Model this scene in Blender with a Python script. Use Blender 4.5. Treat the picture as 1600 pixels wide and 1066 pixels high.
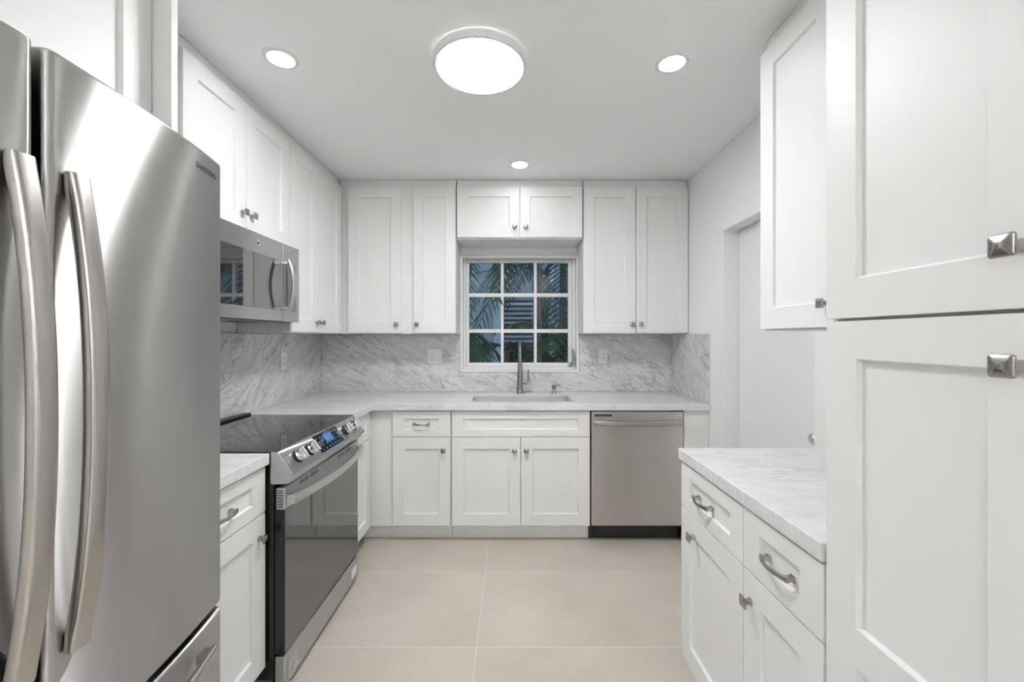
import bpy, bmesh, math, random
from mathutils import Vector, Matrix
random.seed(7)
PI = math.pi
C = bpy.context.scene.collection
for o in list(bpy.data.objects):
    bpy.data.objects.remove(o)

# ------------------------------------------------------------------ camera, world, exposure
F = 655.0                      # focal length in pixels of the 1600 px wide frame
cam_d = bpy.data.cameras.new('camera')
cam_d.sensor_width = 36.0
cam_d.lens = 36.0 * F / 1600.0
cam_d.shift_y = -6.0 / 1600.0
cam_d.clip_start = 0.02
cam = bpy.data.objects.new('camera', cam_d)
C.objects.link(cam)
cam.location = (0, 0, 1.355)
cam.rotation_euler = (PI / 2, 0, 0)
bpy.context.scene.camera = cam

w = bpy.data.worlds.new('dusk_sky')
bpy.context.scene.world = w
w.use_nodes = True
nt = w.node_tree
bg = nt.nodes['Background']
tc = nt.nodes.new('ShaderNodeTexCoord')
sx = nt.nodes.new('ShaderNodeSeparateXYZ')
rp = nt.nodes.new('ShaderNodeValToRGB')
nt.links.new(tc.outputs['Generated'], sx.inputs[0])
nt.links.new(sx.outputs['Z'], rp.inputs[0])
rp.color_ramp.elements[0].position = 0.0
rp.color_ramp.elements[0].color = (0.60, 0.74, 0.84, 1)
rp.color_ramp.elements[1].position = 0.7
rp.color_ramp.elements[1].color = (0.42, 0.58, 0.74, 1)
nt.links.new(rp.outputs[0], bg.inputs[0])
bg.inputs[1].default_value = 0.44

vs = bpy.context.scene.view_settings
vs.view_transform = 'Standard'
vs.look = 'None'
vs.gamma = 1.0
vs.use_curve_mapping = False
vs.exposure = 2.2
FILL_UP = 64.0                 # emission of the unseen fill uplighters added behind the camera
LAMP_DISC = 16.5               # emission of the round flush lamp
LAMP_CAN = 10.5                # emission of the recessed cans

# ------------------------------------------------------------------ room numbers (metres; camera at x=0, y=0)
CEIL = 2.51
XL, XR = -1.544, 1.292         # side walls
YB, YF = 3.37, -3.2            # window wall, wall behind the camera
CT, CB = 0.918, 0.876          # countertop top / underside
UB, UT = 1.383, 2.455          # upper cabinets
DB, DR, DT = 0.117, 0.699, 0.868  # base door bottom, door/drawer line, drawer top

# ------------------------------------------------------------------ materials
def mat(name, col, rough=0.5, metal=0.0, **kw):
    m = bpy.data.materials.new(name)
    m.use_nodes = True
    b = m.node_tree.nodes['Principled BSDF']
    b.inputs['Base Color'].default_value = (*col, 1)
    b.inputs['Roughness'].default_value = rough
    b.inputs['Metallic'].default_value = metal
    for k, v in kw.items():
        b.inputs[k.replace('_', ' ')].default_value = v
    return m

def nd(m, t, **kw):
    n = m.node_tree.nodes.new(t)
    for k, v in kw.items():
        setattr(n, k, v)
    return n

def lk(m, a, b):
    m.node_tree.links.new(a, b)

def add_noise_bump(m, scale=200, strength=0.03, stretch=(1, 1, 1), dist=0.002):
    b = m.node_tree.nodes['Principled BSDF']
    tc = nd(m, 'ShaderNodeTexCoord'); mp = nd(m, 'ShaderNodeMapping')
    mp.inputs['Scale'].default_value = stretch
    n = nd(m, 'ShaderNodeTexNoise'); n.inputs['Scale'].default_value = scale
    bp = nd(m, 'ShaderNodeBump'); bp.inputs['Strength'].default_value = strength
    bp.inputs['Distance'].default_value = dist
    lk(m, tc.outputs['Object'], mp.inputs[0]); lk(m, mp.outputs[0], n.inputs[0])
    lk(m, n.outputs[0], bp.inputs['Height']); lk(m, bp.outputs[0], b.inputs['Normal'])
    return n

M = {}
M['cabinet'] = mat('white_cabinet_paint', (0.82, 0.82, 0.805), 0.45, 0.0, Specular_IOR_Level=0.35)
M['wall'] = mat('white_wall_paint', (0.87, 0.87, 0.87), 0.6); add_noise_bump(M['wall'], 90, 0.05)
M['ceiling'] = mat('white_ceiling_paint', (0.94, 0.94, 0.94), 0.75); add_noise_bump(M['ceiling'], 90, 0.04)
M['trim'] = mat('white_trim', (0.84, 0.84, 0.835), 0.4)
M['window_white'] = mat('white_window_vinyl', (0.82, 0.82, 0.82), 0.3)
M['plastic'] = mat('white_plastic', (0.83, 0.83, 0.82), 0.3)
M['slot'] = mat('dark_slot', (0.03, 0.03, 0.03), 0.5)
M['black'] = mat('black_enamel', (0.012, 0.012, 0.014), 0.18)
M['black_matte'] = mat('black_plastic', (0.02, 0.022, 0.025), 0.4)
M['nickel'] = mat('brushed_nickel', (0.42, 0.40, 0.38), 0.22, 1.0)
M['faucet'] = mat('brushed_faucet_steel', (0.36, 0.33, 0.31), 0.28, 1.0)
M['chrome'] = mat('polished_chrome', (0.8, 0.8, 0.8), 0.12, 1.0)
M['lever'] = mat('grey_lever_metal', (0.45, 0.46, 0.48), 0.35, 0.9)
M['black_glass'] = mat('black_glass', (0.02, 0.02, 0.021), 0.03, 0.0, IOR=2.3)
M['oven_glass'] = mat('oven_mirror_glass', (0.03, 0.03, 0.03), 0.03, 0.0, IOR=2.6)
M['micro_glass'] = mat('microwave_mirror_glass', (0.02, 0.02, 0.02), 0.03, 0.0, IOR=2.9)

def steel(name, col=(0.60, 0.595, 0.585), rough=0.33, aniso=0.79, rot=0.0, streak=(1, 1, 60)):
    """brushed sheet: one anisotropic metal lobe, sharp across the brushing and long along the height"""
    m = bpy.data.materials.new(name); m.use_nodes = True
    t_ = m.node_tree; t_.nodes.remove(t_.nodes['Principled BSDF'])
    b = t_.nodes.new('ShaderNodeBsdfAnisotropic'); b.distribution = 'GGX'
    b.inputs['Color'].default_value = (*col, 1)
    b.inputs['Anisotropy'].default_value = aniso
    b.inputs['Rotation'].default_value = rot
    t = nd(m, 'ShaderNodeTangent'); t.direction_type = 'RADIAL'; t.axis = 'Z'
    lk(m, t.outputs[0], b.inputs['Tangent'])
    tc = nd(m, 'ShaderNodeTexCoord'); mp = nd(m, 'ShaderNodeMapping')
    mp.inputs['Scale'].default_value = streak
    n = nd(m, 'ShaderNodeTexNoise'); n.inputs['Scale'].default_value = 9; n.inputs['Detail'].default_value = 6
    r = nd(m, 'ShaderNodeMapRange')
    r.inputs['To Min'].default_value = rough - 0.015; r.inputs['To Max'].default_value = rough + 0.015
    lk(m, tc.outputs['Object'], mp.inputs[0]); lk(m, mp.outputs[0], n.inputs[0])
    lk(m, n.outputs[0], r.inputs[0]); lk(m, r.outputs[0], b.inputs['Roughness'])
    t_.links.new(b.outputs[0], t_.nodes['Material Output'].inputs[0])
    return m
M['steel'] = steel('brushed_stainless_steel', (0.82, 0.78, 0.755))
M['fridge_steel'] = steel('fridge_stainless_steel', (0.62, 0.61, 0.595))
M['letter'] = mat('dark_raised_letter_metal', (0.16, 0.16, 0.16), 0.3, 0.8)
M['range_steel'] = steel('range_stainless_steel', (0.66, 0.66, 0.66))
M['steel_plain'] = mat('satin_stainless_steel', (0.60, 0.59, 0.58), 0.25, 1.0)
M['handle_steel'] = mat('handle_stainless_steel', (0.50, 0.48, 0.46), 0.27, 1.0)
M['fridge_side'] = mat('grey_fridge_side', (0.25, 0.25, 0.25), 0.4, 0.3)

def emis(name, col, s):
    m = mat(name, (0.8, 0.8, 0.8) if s > 5 else (0.02, 0.03, 0.05), 0.4)
    b = m.node_tree.nodes['Principled BSDF']
    b.inputs['Emission Color'].default_value = (*col, 1)
    b.inputs['Emission Strength'].default_value = s
    return m
M['disc_light'] = emis('lamp_diffuser', (0.975, 0.985, 1.0), LAMP_DISC)
M['can_light'] = emis('downlight_diffuser', (0.975, 0.985, 1.0), LAMP_CAN)
M['display'] = emis('blue_display', (0.03, 0.22, 0.60), 0.14)
M['display_mark'] = emis('display_symbol', (0.35, 0.65, 0.95), 0.10)
M['display_base'] = mat('display_glass', (0.008, 0.012, 0.02), 0.05, 0, IOR=1.9)

def marble(name, rot=(0, 0, 0), scale=1.0, base=(0.70, 0.70, 0.70), vein=(0.36, 0.37, 0.39), amount=0.65):
    m = mat(name, base, 0.22)
    b = m.node_tree.nodes['Principled BSDF']
    tc = nd(m, 'ShaderNodeTexCoord'); mp = nd(m, 'ShaderNodeMapping')
    mp.inputs['Rotation'].default_value = rot
    lk(m, tc.outputs['Object'], mp.inputs[0])
    # slow distortion of the coordinates
    nz = nd(m, 'ShaderNodeTexNoise'); nz.inputs['Scale'].default_value = 1.6 * scale; nz.inputs['Detail'].default_value = 4
    lk(m, mp.outputs[0], nz.inputs[0])
    sub = nd(m, 'ShaderNodeVectorMath', operation='SUBTRACT'); sub.inputs[1].default_value = (0.5, 0.5, 0.5)
    lk(m, nz.outputs['Color'], sub.inputs[0])
    sc = nd(m, 'ShaderNodeVectorMath', operation='SCALE'); sc.inputs['Scale'].default_value = 0.30 / scale
    lk(m, sub.outputs[0], sc.inputs[0])
    ad = nd(m, 'ShaderNodeVectorMath', operation='ADD')
    lk(m, mp.outputs[0], ad.inputs[0]); lk(m, sc.outputs[0], ad.inputs[1])
    def veins(stretch, s, det, width, off, rg=0.55):
        mm = nd(m, 'ShaderNodeMapping'); mm.inputs['Scale'].default_value = stretch
        mm.inputs['Location'].default_value = (off, off * 1.7, off * 0.6)
        lk(m, ad.outputs[0], mm.inputs[0])
        n = nd(m, 'ShaderNodeTexNoise'); n.inputs['Scale'].default_value = s * scale
        n.inputs['Detail'].default_value = det; n.inputs['Roughness'].default_value = rg
        lk(m, mm.outputs[0], n.inputs[0])
        s1 = nd(m, 'ShaderNodeMath', operation='SUBTRACT'); s1.inputs[1].default_value = 0.5
        ab = nd(m, 'ShaderNodeMath', operation='ABSOLUTE')
        mr = nd(m, 'ShaderNodeMapRange'); mr.inputs['From Max'].default_value = width
        mr.inputs['To Min'].default_value = 1.0; mr.inputs['To Max'].default_value = 0.0
        lk(m, n.outputs[0], s1.inputs[0]); lk(m, s1.outputs[0], ab.inputs[0]); lk(m, ab.outputs[0], mr.inputs[0])
        return mr.outputs[0]
    a = veins((0.8, 3.0, 0.8), 2.2, 8, 0.030, 3.0)
    c = veins((1.2, 5.0, 1.2), 5.0, 8, 0.05, 11.0)
    cl = nd(m, 'ShaderNodeMapping'); cl.inputs['Scale'].default_value = (0.7, 3.5, 0.7)
    lk(m, ad.outputs[0], cl.inputs[0])
    cn = nd(m, 'ShaderNodeTexNoise'); cn.inputs['Scale'].default_value = 3.0 * scale; cn.inputs['Detail'].default_value = 9
    cn.inputs['Roughness'].default_value = 0.65
    lk(m, cl.outputs[0], cn.inputs[0])
    cr = nd(m, 'ShaderNodeMapRange'); cr.inputs['From Min'].default_value = 0.42; cr.inputs['From Max'].default_value = 0.72
    lk(m, cn.outputs[0], cr.inputs[0])
    # mask so that the veins come and go
    k = nd(m, 'ShaderNodeTexNoise'); k.inputs['Scale'].default_value = 1.7 * scale
    lk(m, mp.outputs[0], k.inputs[0])
    kr = nd(m, 'ShaderNodeMapRange'); kr.inputs['From Min'].default_value = 0.4; kr.inputs['From Max'].default_value = 0.62
    lk(m, k.outputs[0], kr.inputs[0])
    am = nd(m, 'ShaderNodeMath', operation='MULTIPLY'); lk(m, a, am.inputs[0]); lk(m, kr.outputs[0], am.inputs[1])
    cm = nd(m, 'ShaderNodeMath', operation='MULTIPLY'); lk(m, c, cm.inputs[0]); cm.inputs[1].default_value = 0.30
    clm = nd(m, 'ShaderNodeMath', operation='MULTIPLY'); lk(m, cr.outputs[0], clm.inputs[0]); clm.inputs[1].default_value = 0.5
    s1 = nd(m, 'ShaderNodeMath', operation='ADD'); lk(m, am.outputs[0], s1.inputs[0]); lk(m, cm.outputs[0], s1.inputs[1])
    s2 = nd(m, 'ShaderNodeMath', operation='ADD'); s2.use_clamp = True
    lk(m, s1.outputs[0], s2.inputs[0]); lk(m, clm.outputs[0], s2.inputs[1])
    fn = nd(m, 'ShaderNodeTexNoise'); fn.inputs['Scale'].default_value = 34 * scale; fn.inputs['Detail'].default_value = 5
    fm = nd(m, 'ShaderNodeMapping'); fm.inputs['Scale'].default_value = (0.5, 1.6, 0.5)
    lk(m, ad.outputs[0], fm.inputs[0]); lk(m, fm.outputs[0], fn.inputs[0])
    fr_ = nd(m, 'ShaderNodeMapRange'); fr_.inputs['From Min'].default_value = 0.35; fr_.inputs['From Max'].default_value = 0.75
    fr_.inputs['To Max'].default_value = 0.38
    lk(m, fn.outputs[0], fr_.inputs[0])
    s25 = nd(m, 'ShaderNodeMath', operation='ADD'); s25.use_clamp = True
    lk(m, s2.outputs[0], s25.inputs[0]); lk(m, fr_.outputs[0], s25.inputs[1])
    s3 = nd(m, 'ShaderNodeMath', operation='MULTIPLY'); lk(m, s25.outputs[0], s3.inputs[0]); s3.inputs[1].default_value = amount
    mx = nd(m, 'ShaderNodeMix', data_type='RGBA')
    mx.inputs['A'].default_value = (*base, 1); mx.inputs['B'].default_value = (*vein, 1)
    lk(m, s3.outputs[0], mx.inputs['Factor']); lk(m, mx.outputs['Result'], b.inputs['Base Color'])
    return m
M['splash_back'] = marble('marble_backsplash', rot=(0, math.radians(28), 0), scale=1.25, base=(0.62, 0.62, 0.62), vein=(0.28, 0.29, 0.31))
# vein direction: the long axis of the noise lies along local x, the short along y; turn y into the wall's height
for key, rot in (('splash_back', (math.radians(90), 0, math.radians(-28))),
                 ('splash_side', (math.radians(90), math.radians(90), 0))):
    pass
def splash(name, rx, ry, rz):
    return marble(name, rot=(rx, ry, rz), scale=2.3, base=(0.79, 0.79, 0.785), vein=(0.20, 0.21, 0.23), amount=0.60)
M['splash_back'] = splash('marble_backsplash', math.radians(90), 0, math.radians(-30))
M['splash_left'] = splash('marble_backsplash_left', math.radians(90), 0, math.radians(0))
M['splash_right'] = splash('marble_backsplash_right', math.radians(90), 0, math.radians(0))
M['counter'] = marble('marble_countertop', rot=(0, 0, math.radians(8)), scale=1.2, base=(0.78, 0.78, 0.775), vein=(0.42, 0.43, 0.44), amount=0.42)

def fix_side(m, ang):
    """mapping for slabs in the YZ plane: rotate about X so the veins run diagonally over the slab"""
    mp = [n for n in m.node_tree.nodes if n.type == 'MAPPING'][0]
    mp.inputs['Rotation'].default_value = (0, 0, 0)
    tc = [n for n in m.node_tree.nodes if n.type == 'TEX_COORD'][0]
    s = nd(m, 'ShaderNodeSeparateXYZ'); c = nd(m, 'ShaderNodeCombineXYZ')
    lk(m, tc.outputs['Object'], s.inputs[0])
    lk(m, s.outputs['Y'], c.inputs['X']); lk(m, s.outputs['Z'], c.inputs['Y']); lk(m, s.outputs['X'], c.inputs['Z'])
    for l in list(m.node_tree.links):
        if l.to_node == mp: m.node_tree.links.remove(l)
    lk(m, c.outputs[0], mp.inputs[0])
    mp.inputs['Rotation'].default_value = (0, 0, ang)
def fix_back(m, ang):
    mp = [n for n in m.node_tree.nodes if n.type == 'MAPPING'][0]
    tc = [n for n in m.node_tree.nodes if n.type == 'TEX_COORD'][0]
    s = nd(m, 'ShaderNodeSeparateXYZ'); c = nd(m, 'ShaderNodeCombineXYZ')
    lk(m, tc.outputs['Object'], s.inputs[0])
    lk(m, s.outputs['X'], c.inputs['X']); lk(m, s.outputs['Z'], c.inputs['Y']); lk(m, s.outputs['Y'], c.inputs['Z'])
    for l in list(m.node_tree.links):
        if l.to_node == mp: m.node_tree.links.remove(l)
    lk(m, c.outputs[0], mp.inputs[0])
    mp.inputs['Rotation'].default_value = (0, 0, ang)
fix_back(M['splash_back'], math.radians(27))
fix_side(M['splash_left'], math.radians(-38))
fix_side(M['splash_right'], math.radians(-42))

def tile():
    m = mat('beige_porcelain_tile', (0.50, 0.44, 0.40), 0.33)
    b = m.node_tree.nodes['Principled BSDF']
    tc = nd(m, 'ShaderNodeTexCoord'); s = nd(m, 'ShaderNodeSeparateXYZ')
    lk(m, tc.outputs['Object'], s.inputs[0])
    def line(out, off, period, half):
        a = nd(m, 'ShaderNodeMath', operation='SUBTRACT'); a.inputs[1].default_value = off - period * 50
        d = nd(m, 'ShaderNodeMath', operation='DIVIDE'); d.inputs[1].default_value = period
        f = nd(m, 'ShaderNodeMath', operation='FRACT')
        g = nd(m, 'ShaderNodeMath', operation='SUBTRACT'); g.inputs[1].default_value = 0.5
        h = nd(m, 'ShaderNodeMath', operation='ABSOLUTE')
        c = nd(m, 'ShaderNodeMath', operation='GREATER_THAN'); c.inputs[1].default_value = 0.5 - half / period
        lk(m, out, a.inputs[0]); lk(m, a.outputs[0], d.inputs[0]); lk(m, d.outputs[0], f.inputs[0])
        lk(m, f.outputs[0], g.inputs[0]); lk(m, g.outputs[0], h.inputs[0]); lk(m, h.outputs[0], c.inputs[0])
        fl = nd(m, 'ShaderNodeMath', operation='FLOOR'); lk(m, d.outputs[0], fl.inputs[0])
        return c.outputs[0], fl.outputs[0]
    lx, ix = line(s.outputs['X'], -0.155, 1.147, 0.0017)
    ly, iy = line(s.outputs['Y'], 2.414, 0.582, 0.0017)
    mx = nd(m, 'ShaderNodeMath', operation='MAXIMUM'); lk(m, lx, mx.inputs[0]); lk(m, ly, mx.inputs[1])
    n = nd(m, 'ShaderNodeTexNoise'); n.inputs['Scale'].default_value = 2.2; n.inputs['Detail'].default_value = 8; n.inputs['Roughness'].default_value = 0.6
    n2 = nd(m, 'ShaderNodeTexNoise'); n2.inputs['Scale'].default_value = 120; n2.inputs['Detail'].default_value = 3
    # each tile reads its own part of the noise
    cb = nd(m, 'ShaderNodeCombineXYZ'); lk(m, ix, cb.inputs[0]); lk(m, iy, cb.inputs[1])
    sc = nd(m, 'ShaderNodeVectorMath', operation='SCALE'); sc.inputs['Scale'].default_value = 3.37
    lk(m, cb.outputs[0], sc.inputs[0])
    ad = nd(m, 'ShaderNodeVectorMath', operation='ADD'); lk(m, sc.outputs[0], ad.inputs[0]); lk(m, tc.outputs['Object'], ad.inputs[1])
    lk(m, ad.outputs[0], n.inputs[0]); lk(m, tc.outputs['Object'], n2.inputs[0])
    r = nd(m, 'ShaderNodeValToRGB')
    r.color_ramp.elements[0].position = 0.32; r.color_ramp.elements[0].color = (0.56, 0.505, 0.44, 1)
    r.color_ramp.elements[1].position = 0.70; r.color_ramp.elements[1].color = (0.65, 0.59, 0.52, 1)
    lk(m, n.outputs[0], r.inputs[0])
    m1 = nd(m, 'ShaderNodeMix', data_type='RGBA', blend_type='MULTIPLY'); m1.inputs['Factor'].default_value = 0.35
    r2 = nd(m, 'ShaderNodeMapRange'); r2.inputs['From Min'].default_value = 0.3; r2.inputs['From Max'].default_value = 0.7
    r2.inputs['To Min'].default_value = 0.75; r2.inputs['To Max'].default_value = 1.1
    lk(m, n2.outputs[0], r2.inputs[0]); lk(m, r.outputs[0], m1.inputs['A']); lk(m, r2.outputs[0], m1.inputs['B'])
    m2 = nd(m, 'ShaderNodeMix', data_type='RGBA'); m2.inputs['B'].default_value = (0.72, 0.68, 0.63, 1)
    lk(m, mx.outputs[0], m2.inputs['Factor']); lk(m, m1.outputs['Result'], m2.inputs['A'])
    lk(m, m2.outputs['Result'], b.inputs['Base Color'])
    return m
M['tile'] = tile()

def glass_pane():
    m = bpy.data.materials.new('window_glass'); m.use_nodes = True
    t = m.node_tree; t.nodes.remove(t.nodes['Principled BSDF'])
    out = t.nodes['Material Output']
    tr = t.nodes.new('ShaderNodeBsdfTransparent'); tr.inputs[0].default_value = (0.86, 0.90, 0.92, 1)
    gl = t.nodes.new('ShaderNodeBsdfGlossy'); gl.inputs['Roughness'].default_value = 0.01
    fr = t.nodes.new('ShaderNodeFresnel'); fr.inputs['IOR'].default_value = 1.27
    mx = t.nodes.new('ShaderNodeMixShader')
    t.links.new(fr.outputs[0], mx.inputs[0]); t.links.new(tr.outputs[0], mx.inputs[1]); t.links.new(gl.outputs[0], mx.inputs[2])
    t.links.new(mx.outputs[0], out.inputs[0])
    return m
M['glass'] = glass_pane()
M['stucco'] = mat('blue_grey_stucco', (0.30, 0.36, 0.41), 0.8); add_noise_bump(M['stucco'], 60, 0.3)
M['stucco_trim'] = mat('pale_corner_trim', (0.48, 0.56, 0.66), 0.7)
M['dark_opening'] = mat('dark_window_opening', (0.02, 0.025, 0.04), 0.3)
M['louver'] = mat('pale_louver_slat', (0.42, 0.46, 0.54), 0.5)
M['soil'] = mat('dark_soil', (0.05, 0.04, 0.03), 0.9)
M['wire'] = mat('dark_cable', (0.03, 0.03, 0.04), 0.6)
def leafmat(name, a, b_):
    m = mat(name, a, 0.45)
    b = m.node_tree.nodes['Principled BSDF']
    tc = nd(m, 'ShaderNodeTexCoord'); n = nd(m, 'ShaderNodeTexNoise'); n.inputs['Scale'].default_value = 5
    mx = nd(m, 'ShaderNodeMix', data_type='RGBA'); mx.inputs['A'].default_value = (*a, 1); mx.inputs['B'].default_value = (*b_, 1)
    lk(m, tc.outputs['Object'], n.inputs[0]); lk(m, n.outputs[0], mx.inputs['Factor']); lk(m, mx.outputs['Result'], b.inputs['Base Color'])
    return m
M['leaf'] = leafmat('palm_leaf', (0.020, 0.055, 0.022), (0.05, 0.11, 0.04))
M['leaf_dark'] = leafmat('dark_palm_leaf', (0.010, 0.030, 0.022), (0.03, 0.07, 0.05))
M['trunk'] = leafmat('palm_trunk', (0.10, 0.085, 0.08), (0.20, 0.17, 0.15))
M['room_warm'] = mat('warm_painted_wood', (0.55, 0.42, 0.30), 0.5)

# ------------------------------------------------------------------ mesh builder
class MB:
    def __init__(self): self.bm = bmesh.new()
    def box(self, x0, x1, y0, y1, z0, z1):
        v = [self.bm.verts.new(p) for p in ((x0,y0,z0),(x1,y0,z0),(x1,y1,z0),(x0,y1,z0),(x0,y0,z1),(x1,y0,z1),(x1,y1,z1),(x0,y1,z1))]
        for f in ((0,3,2,1),(4,5,6,7),(0,1,5,4),(1,2,6,5),(2,3,7,6),(3,0,4,7)):
            self.bm.faces.new([v[i] for i in f])
        return self
    def loft(self, rings, cap=True, closed=True):
        vr = [[self.bm.verts.new(p) for p in r] for r in rings]
        n = len(vr[0])
        for a, b in zip(vr[:-1], vr[1:]):
            for i in range(n if closed else n - 1):
                j = (i + 1) % n
                self.bm.faces.new((a[i], a[j], b[j], b[i]))
        if cap:
            self.bm.faces.new(list(reversed(vr[0]))); self.bm.faces.new(vr[-1])
        return self
    def lathe(self, prof, c=(0,0,0), axis=(0,0,1), n=32, cap=True, phase=0.0):
        ax = Vector(axis).normalized()
        u = ax.orthogonal().normalized() if abs(ax.z) < 0.99 else Vector((1,0,0))
        if abs(ax.z) < 0.99:
            u = ax.cross(Vector((0,0,1))).normalized()
        v = ax.cross(u)
        c = Vector(c)
        rings = []
        for r, h in prof:
            rings.append([c + ax * h + (u * math.cos(phase + 2*PI*i/n) + v * math.sin(phase + 2*PI*i/n)) * max(r, 1e-5) for i in range(n)])
        return self.loft(rings, cap)
    def tube(self, pts, rad, n=12, cap=True):
        pts = [Vector(p) for p in pts]
        if not hasattr(rad, '__len__'): rad = [rad] * len(pts)
        rings = []; prev = None
        for i, p in enumerate(pts):
            t = (pts[min(i+1, len(pts)-1)] - pts[max(i-1, 0)]).normalized()
            if prev is None:
                u = t.cross(Vector((0,0,1)))
                if u.length < 1e-3: u = Vector((1,0,0))
                u.normalize()
            else:
                u = (prev - t * prev.dot(t)).normalized()
            prev = u
            v = t.cross(u)
            rings.append([p + (u*math.cos(2*PI*k/n) + v*math.sin(2*PI*k/n)) * rad[i] for k in range(n)])
        return self.loft(rings, cap)
    def prism(self, poly, axis, a, b):
        """poly: list of 2-D points; axis 'x' -> (y,z), 'y' -> (x,z), 'z' -> (x,y)"""
        def P(p, t):
            return {'x': (t, p[0], p[1]), 'y': (p[0], t, p[1]), 'z': (p[0], p[1], t)}[axis]
        return self.loft([[P(p, a) for p in poly], [P(p, b) for p in poly]])
    def grid(self, us, vs_, keep, w0, w1, plane='xy'):
        """slab made of grid cells, holes where keep(i,j) is False, no inner faces"""
        def P(u, v, t):
            return {'xy': (u, v, t), 'xz': (u, t, v), 'yz': (t, u, v)}[plane]
        cache = {}
        def V(i, j, k):
            if (i, j, k) not in cache:
                cache[(i, j, k)] = self.bm.verts.new(P(us[i], vs_[j], (w0, w1)[k]))
            return cache[(i, j, k)]
        nu, nv = len(us) - 1, len(vs_) - 1
        K = lambda i, j: 0 <= i < nu and 0 <= j < nv and keep(i, j)
        for i in range(nu):
            for j in range(nv):
                if not K(i, j): continue
                for k in (0, 1):
                    self.bm.faces.new((V(i,j,k), V(i+1,j,k), V(i+1,j+1,k), V(i,j+1,k)))
                if not K(i-1, j): self.bm.faces.new((V(i,j,0), V(i,j,1), V(i,j+1,1), V(i,j+1,0)))
                if not K(i+1, j): self.bm.faces.new((V(i+1,j,0), V(i+1,j,1), V(i+1,j+1,1), V(i+1,j+1,0)))
                if not K(i, j-1): self.bm.faces.new((V(i,j,0), V(i,j,1), V(i+1,j,1), V(i+1,j,0)))
                if not K(i, j+1): self.bm.faces.new((V(i,j+1,0), V(i,j+1,1), V(i+1,j+1,1), V(i+1,j+1,0)))
        return self
    def shaker(self, x0, x1, z0, z1, panels, t=0.020, dep=0.0105, ins=0.0035, y=0.0):
        """frame-and-panel front: face at y, back at y+t; panels = (px0,px1,pz0,pz1) stacked bottom to top"""
        bm = self.bm
        a, b = panels[0][0], panels[0][1]
        xs = [x0, a, b, x1]
        zs = [z0]
        for p in panels: zs += [p[2], p[3]]
        zs.append(z1)
        V = [[bm.verts.new((x, y, z)) for z in zs] for x in xs]
        for i in range(3):
            for j in range(len(zs) - 1):
                if i == 1 and j % 2 == 1:
                    q = [(a, zs[j]), (b, zs[j]), (b, zs[j+1]), (a, zs[j+1])]
                    o = [V[1][j], V[2][j], V[2][j+1], V[1][j+1]]
                    inn = [bm.verts.new((qx + (ins if qx == a else -ins), y + dep, qz + (ins if qz == zs[j] else -ins))) for qx, qz in q]
                    for k in range(4):
                        bm.faces.new((o[k], o[(k+1) % 4], inn[(k+1) % 4], inn[k]))
                    bm.faces.new(inn)
                else:
                    bm.faces.new((V[i][j], V[i+1][j], V[i+1][j+1], V[i][j+1]))
        # back and sides
        bb = [bm.verts.new(p) for p in ((x0, y+t, z0), (x1, y+t, z0), (x1, y+t, z1), (x0, y+t, z1))]
        bm.faces.new(list(reversed(bb)))
        n = len(zs) - 1
        bm.faces.new([V[i][0] for i in (3, 2, 1, 0)] + [bb[0], bb[1]])
        bm.faces.new([V[i][n] for i in (0, 1, 2, 3)] + [bb[2], bb[3]])
        bm.faces.new([V[0][j] for j in range(n + 1)] + [bb[3], bb[0]])
        bm.faces.new([V[3][j] for j in range(n, -1, -1)] + [bb[1], bb[2]])
        return self
    def build(self, name, m, parent=None, bevel=0.0, smooth=False, seg=2, matrix=None, ang=40):
        bm = self.bm
        if matrix is not None: bm.transform(matrix)
        bmesh.ops.recalc_face_normals(bm, faces=bm.faces)
        me = bpy.data.meshes.new(name)
        bm.to_mesh(me); bm.free()
        me.materials.append(m)
        o = bpy.data.objects.new(name, me); C.objects.link(o)
        if parent is not None: o.parent = parent
        if smooth:
            for p in me.polygons: p.use_smooth = True
        if bevel:
            md = o.modifiers.new('bevel', 'BEVEL'); md.width = bevel; md.segments = seg
            md.limit_method = 'ANGLE'; md.angle_limit = math.radians(ang)
            md.harden_normals = False
            for p in me.polygons: p.use_smooth = True
        if smooth or bevel:
            try:
                md2 = o.modifiers.new('weighted', 'WEIGHTED_NORMAL'); md2.keep_sharp = True
            except Exception: pass
            me.set_sharp_from_angle(angle=math.radians(38)) if smooth and not bevel else None
        return o

def empty(name, label, cat, loc=(0, 0, 0), rz=0, group=None):
    o = bpy.data.objects.new(name, None); C.objects.link(o)
    o.location = loc; o.rotation_euler = (0, 0, rz)
    o.empty_display_size = 0.05
    o['label'] = label; o['category'] = cat
    if group: o['group'] = group
    return o
def tag(o, label, cat, group=None, kind=None):
    o['label'] = label; o['category'] = cat
    if group: o['group'] = group
    if kind: o['kind'] = kind
    return o
def struct(o, label=None):
    o['kind'] = 'structure'
    if label: o['label'] = label
    return o
LEFT, RIGHT, BACK = PI / 2, -PI / 2, 0.0

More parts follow.
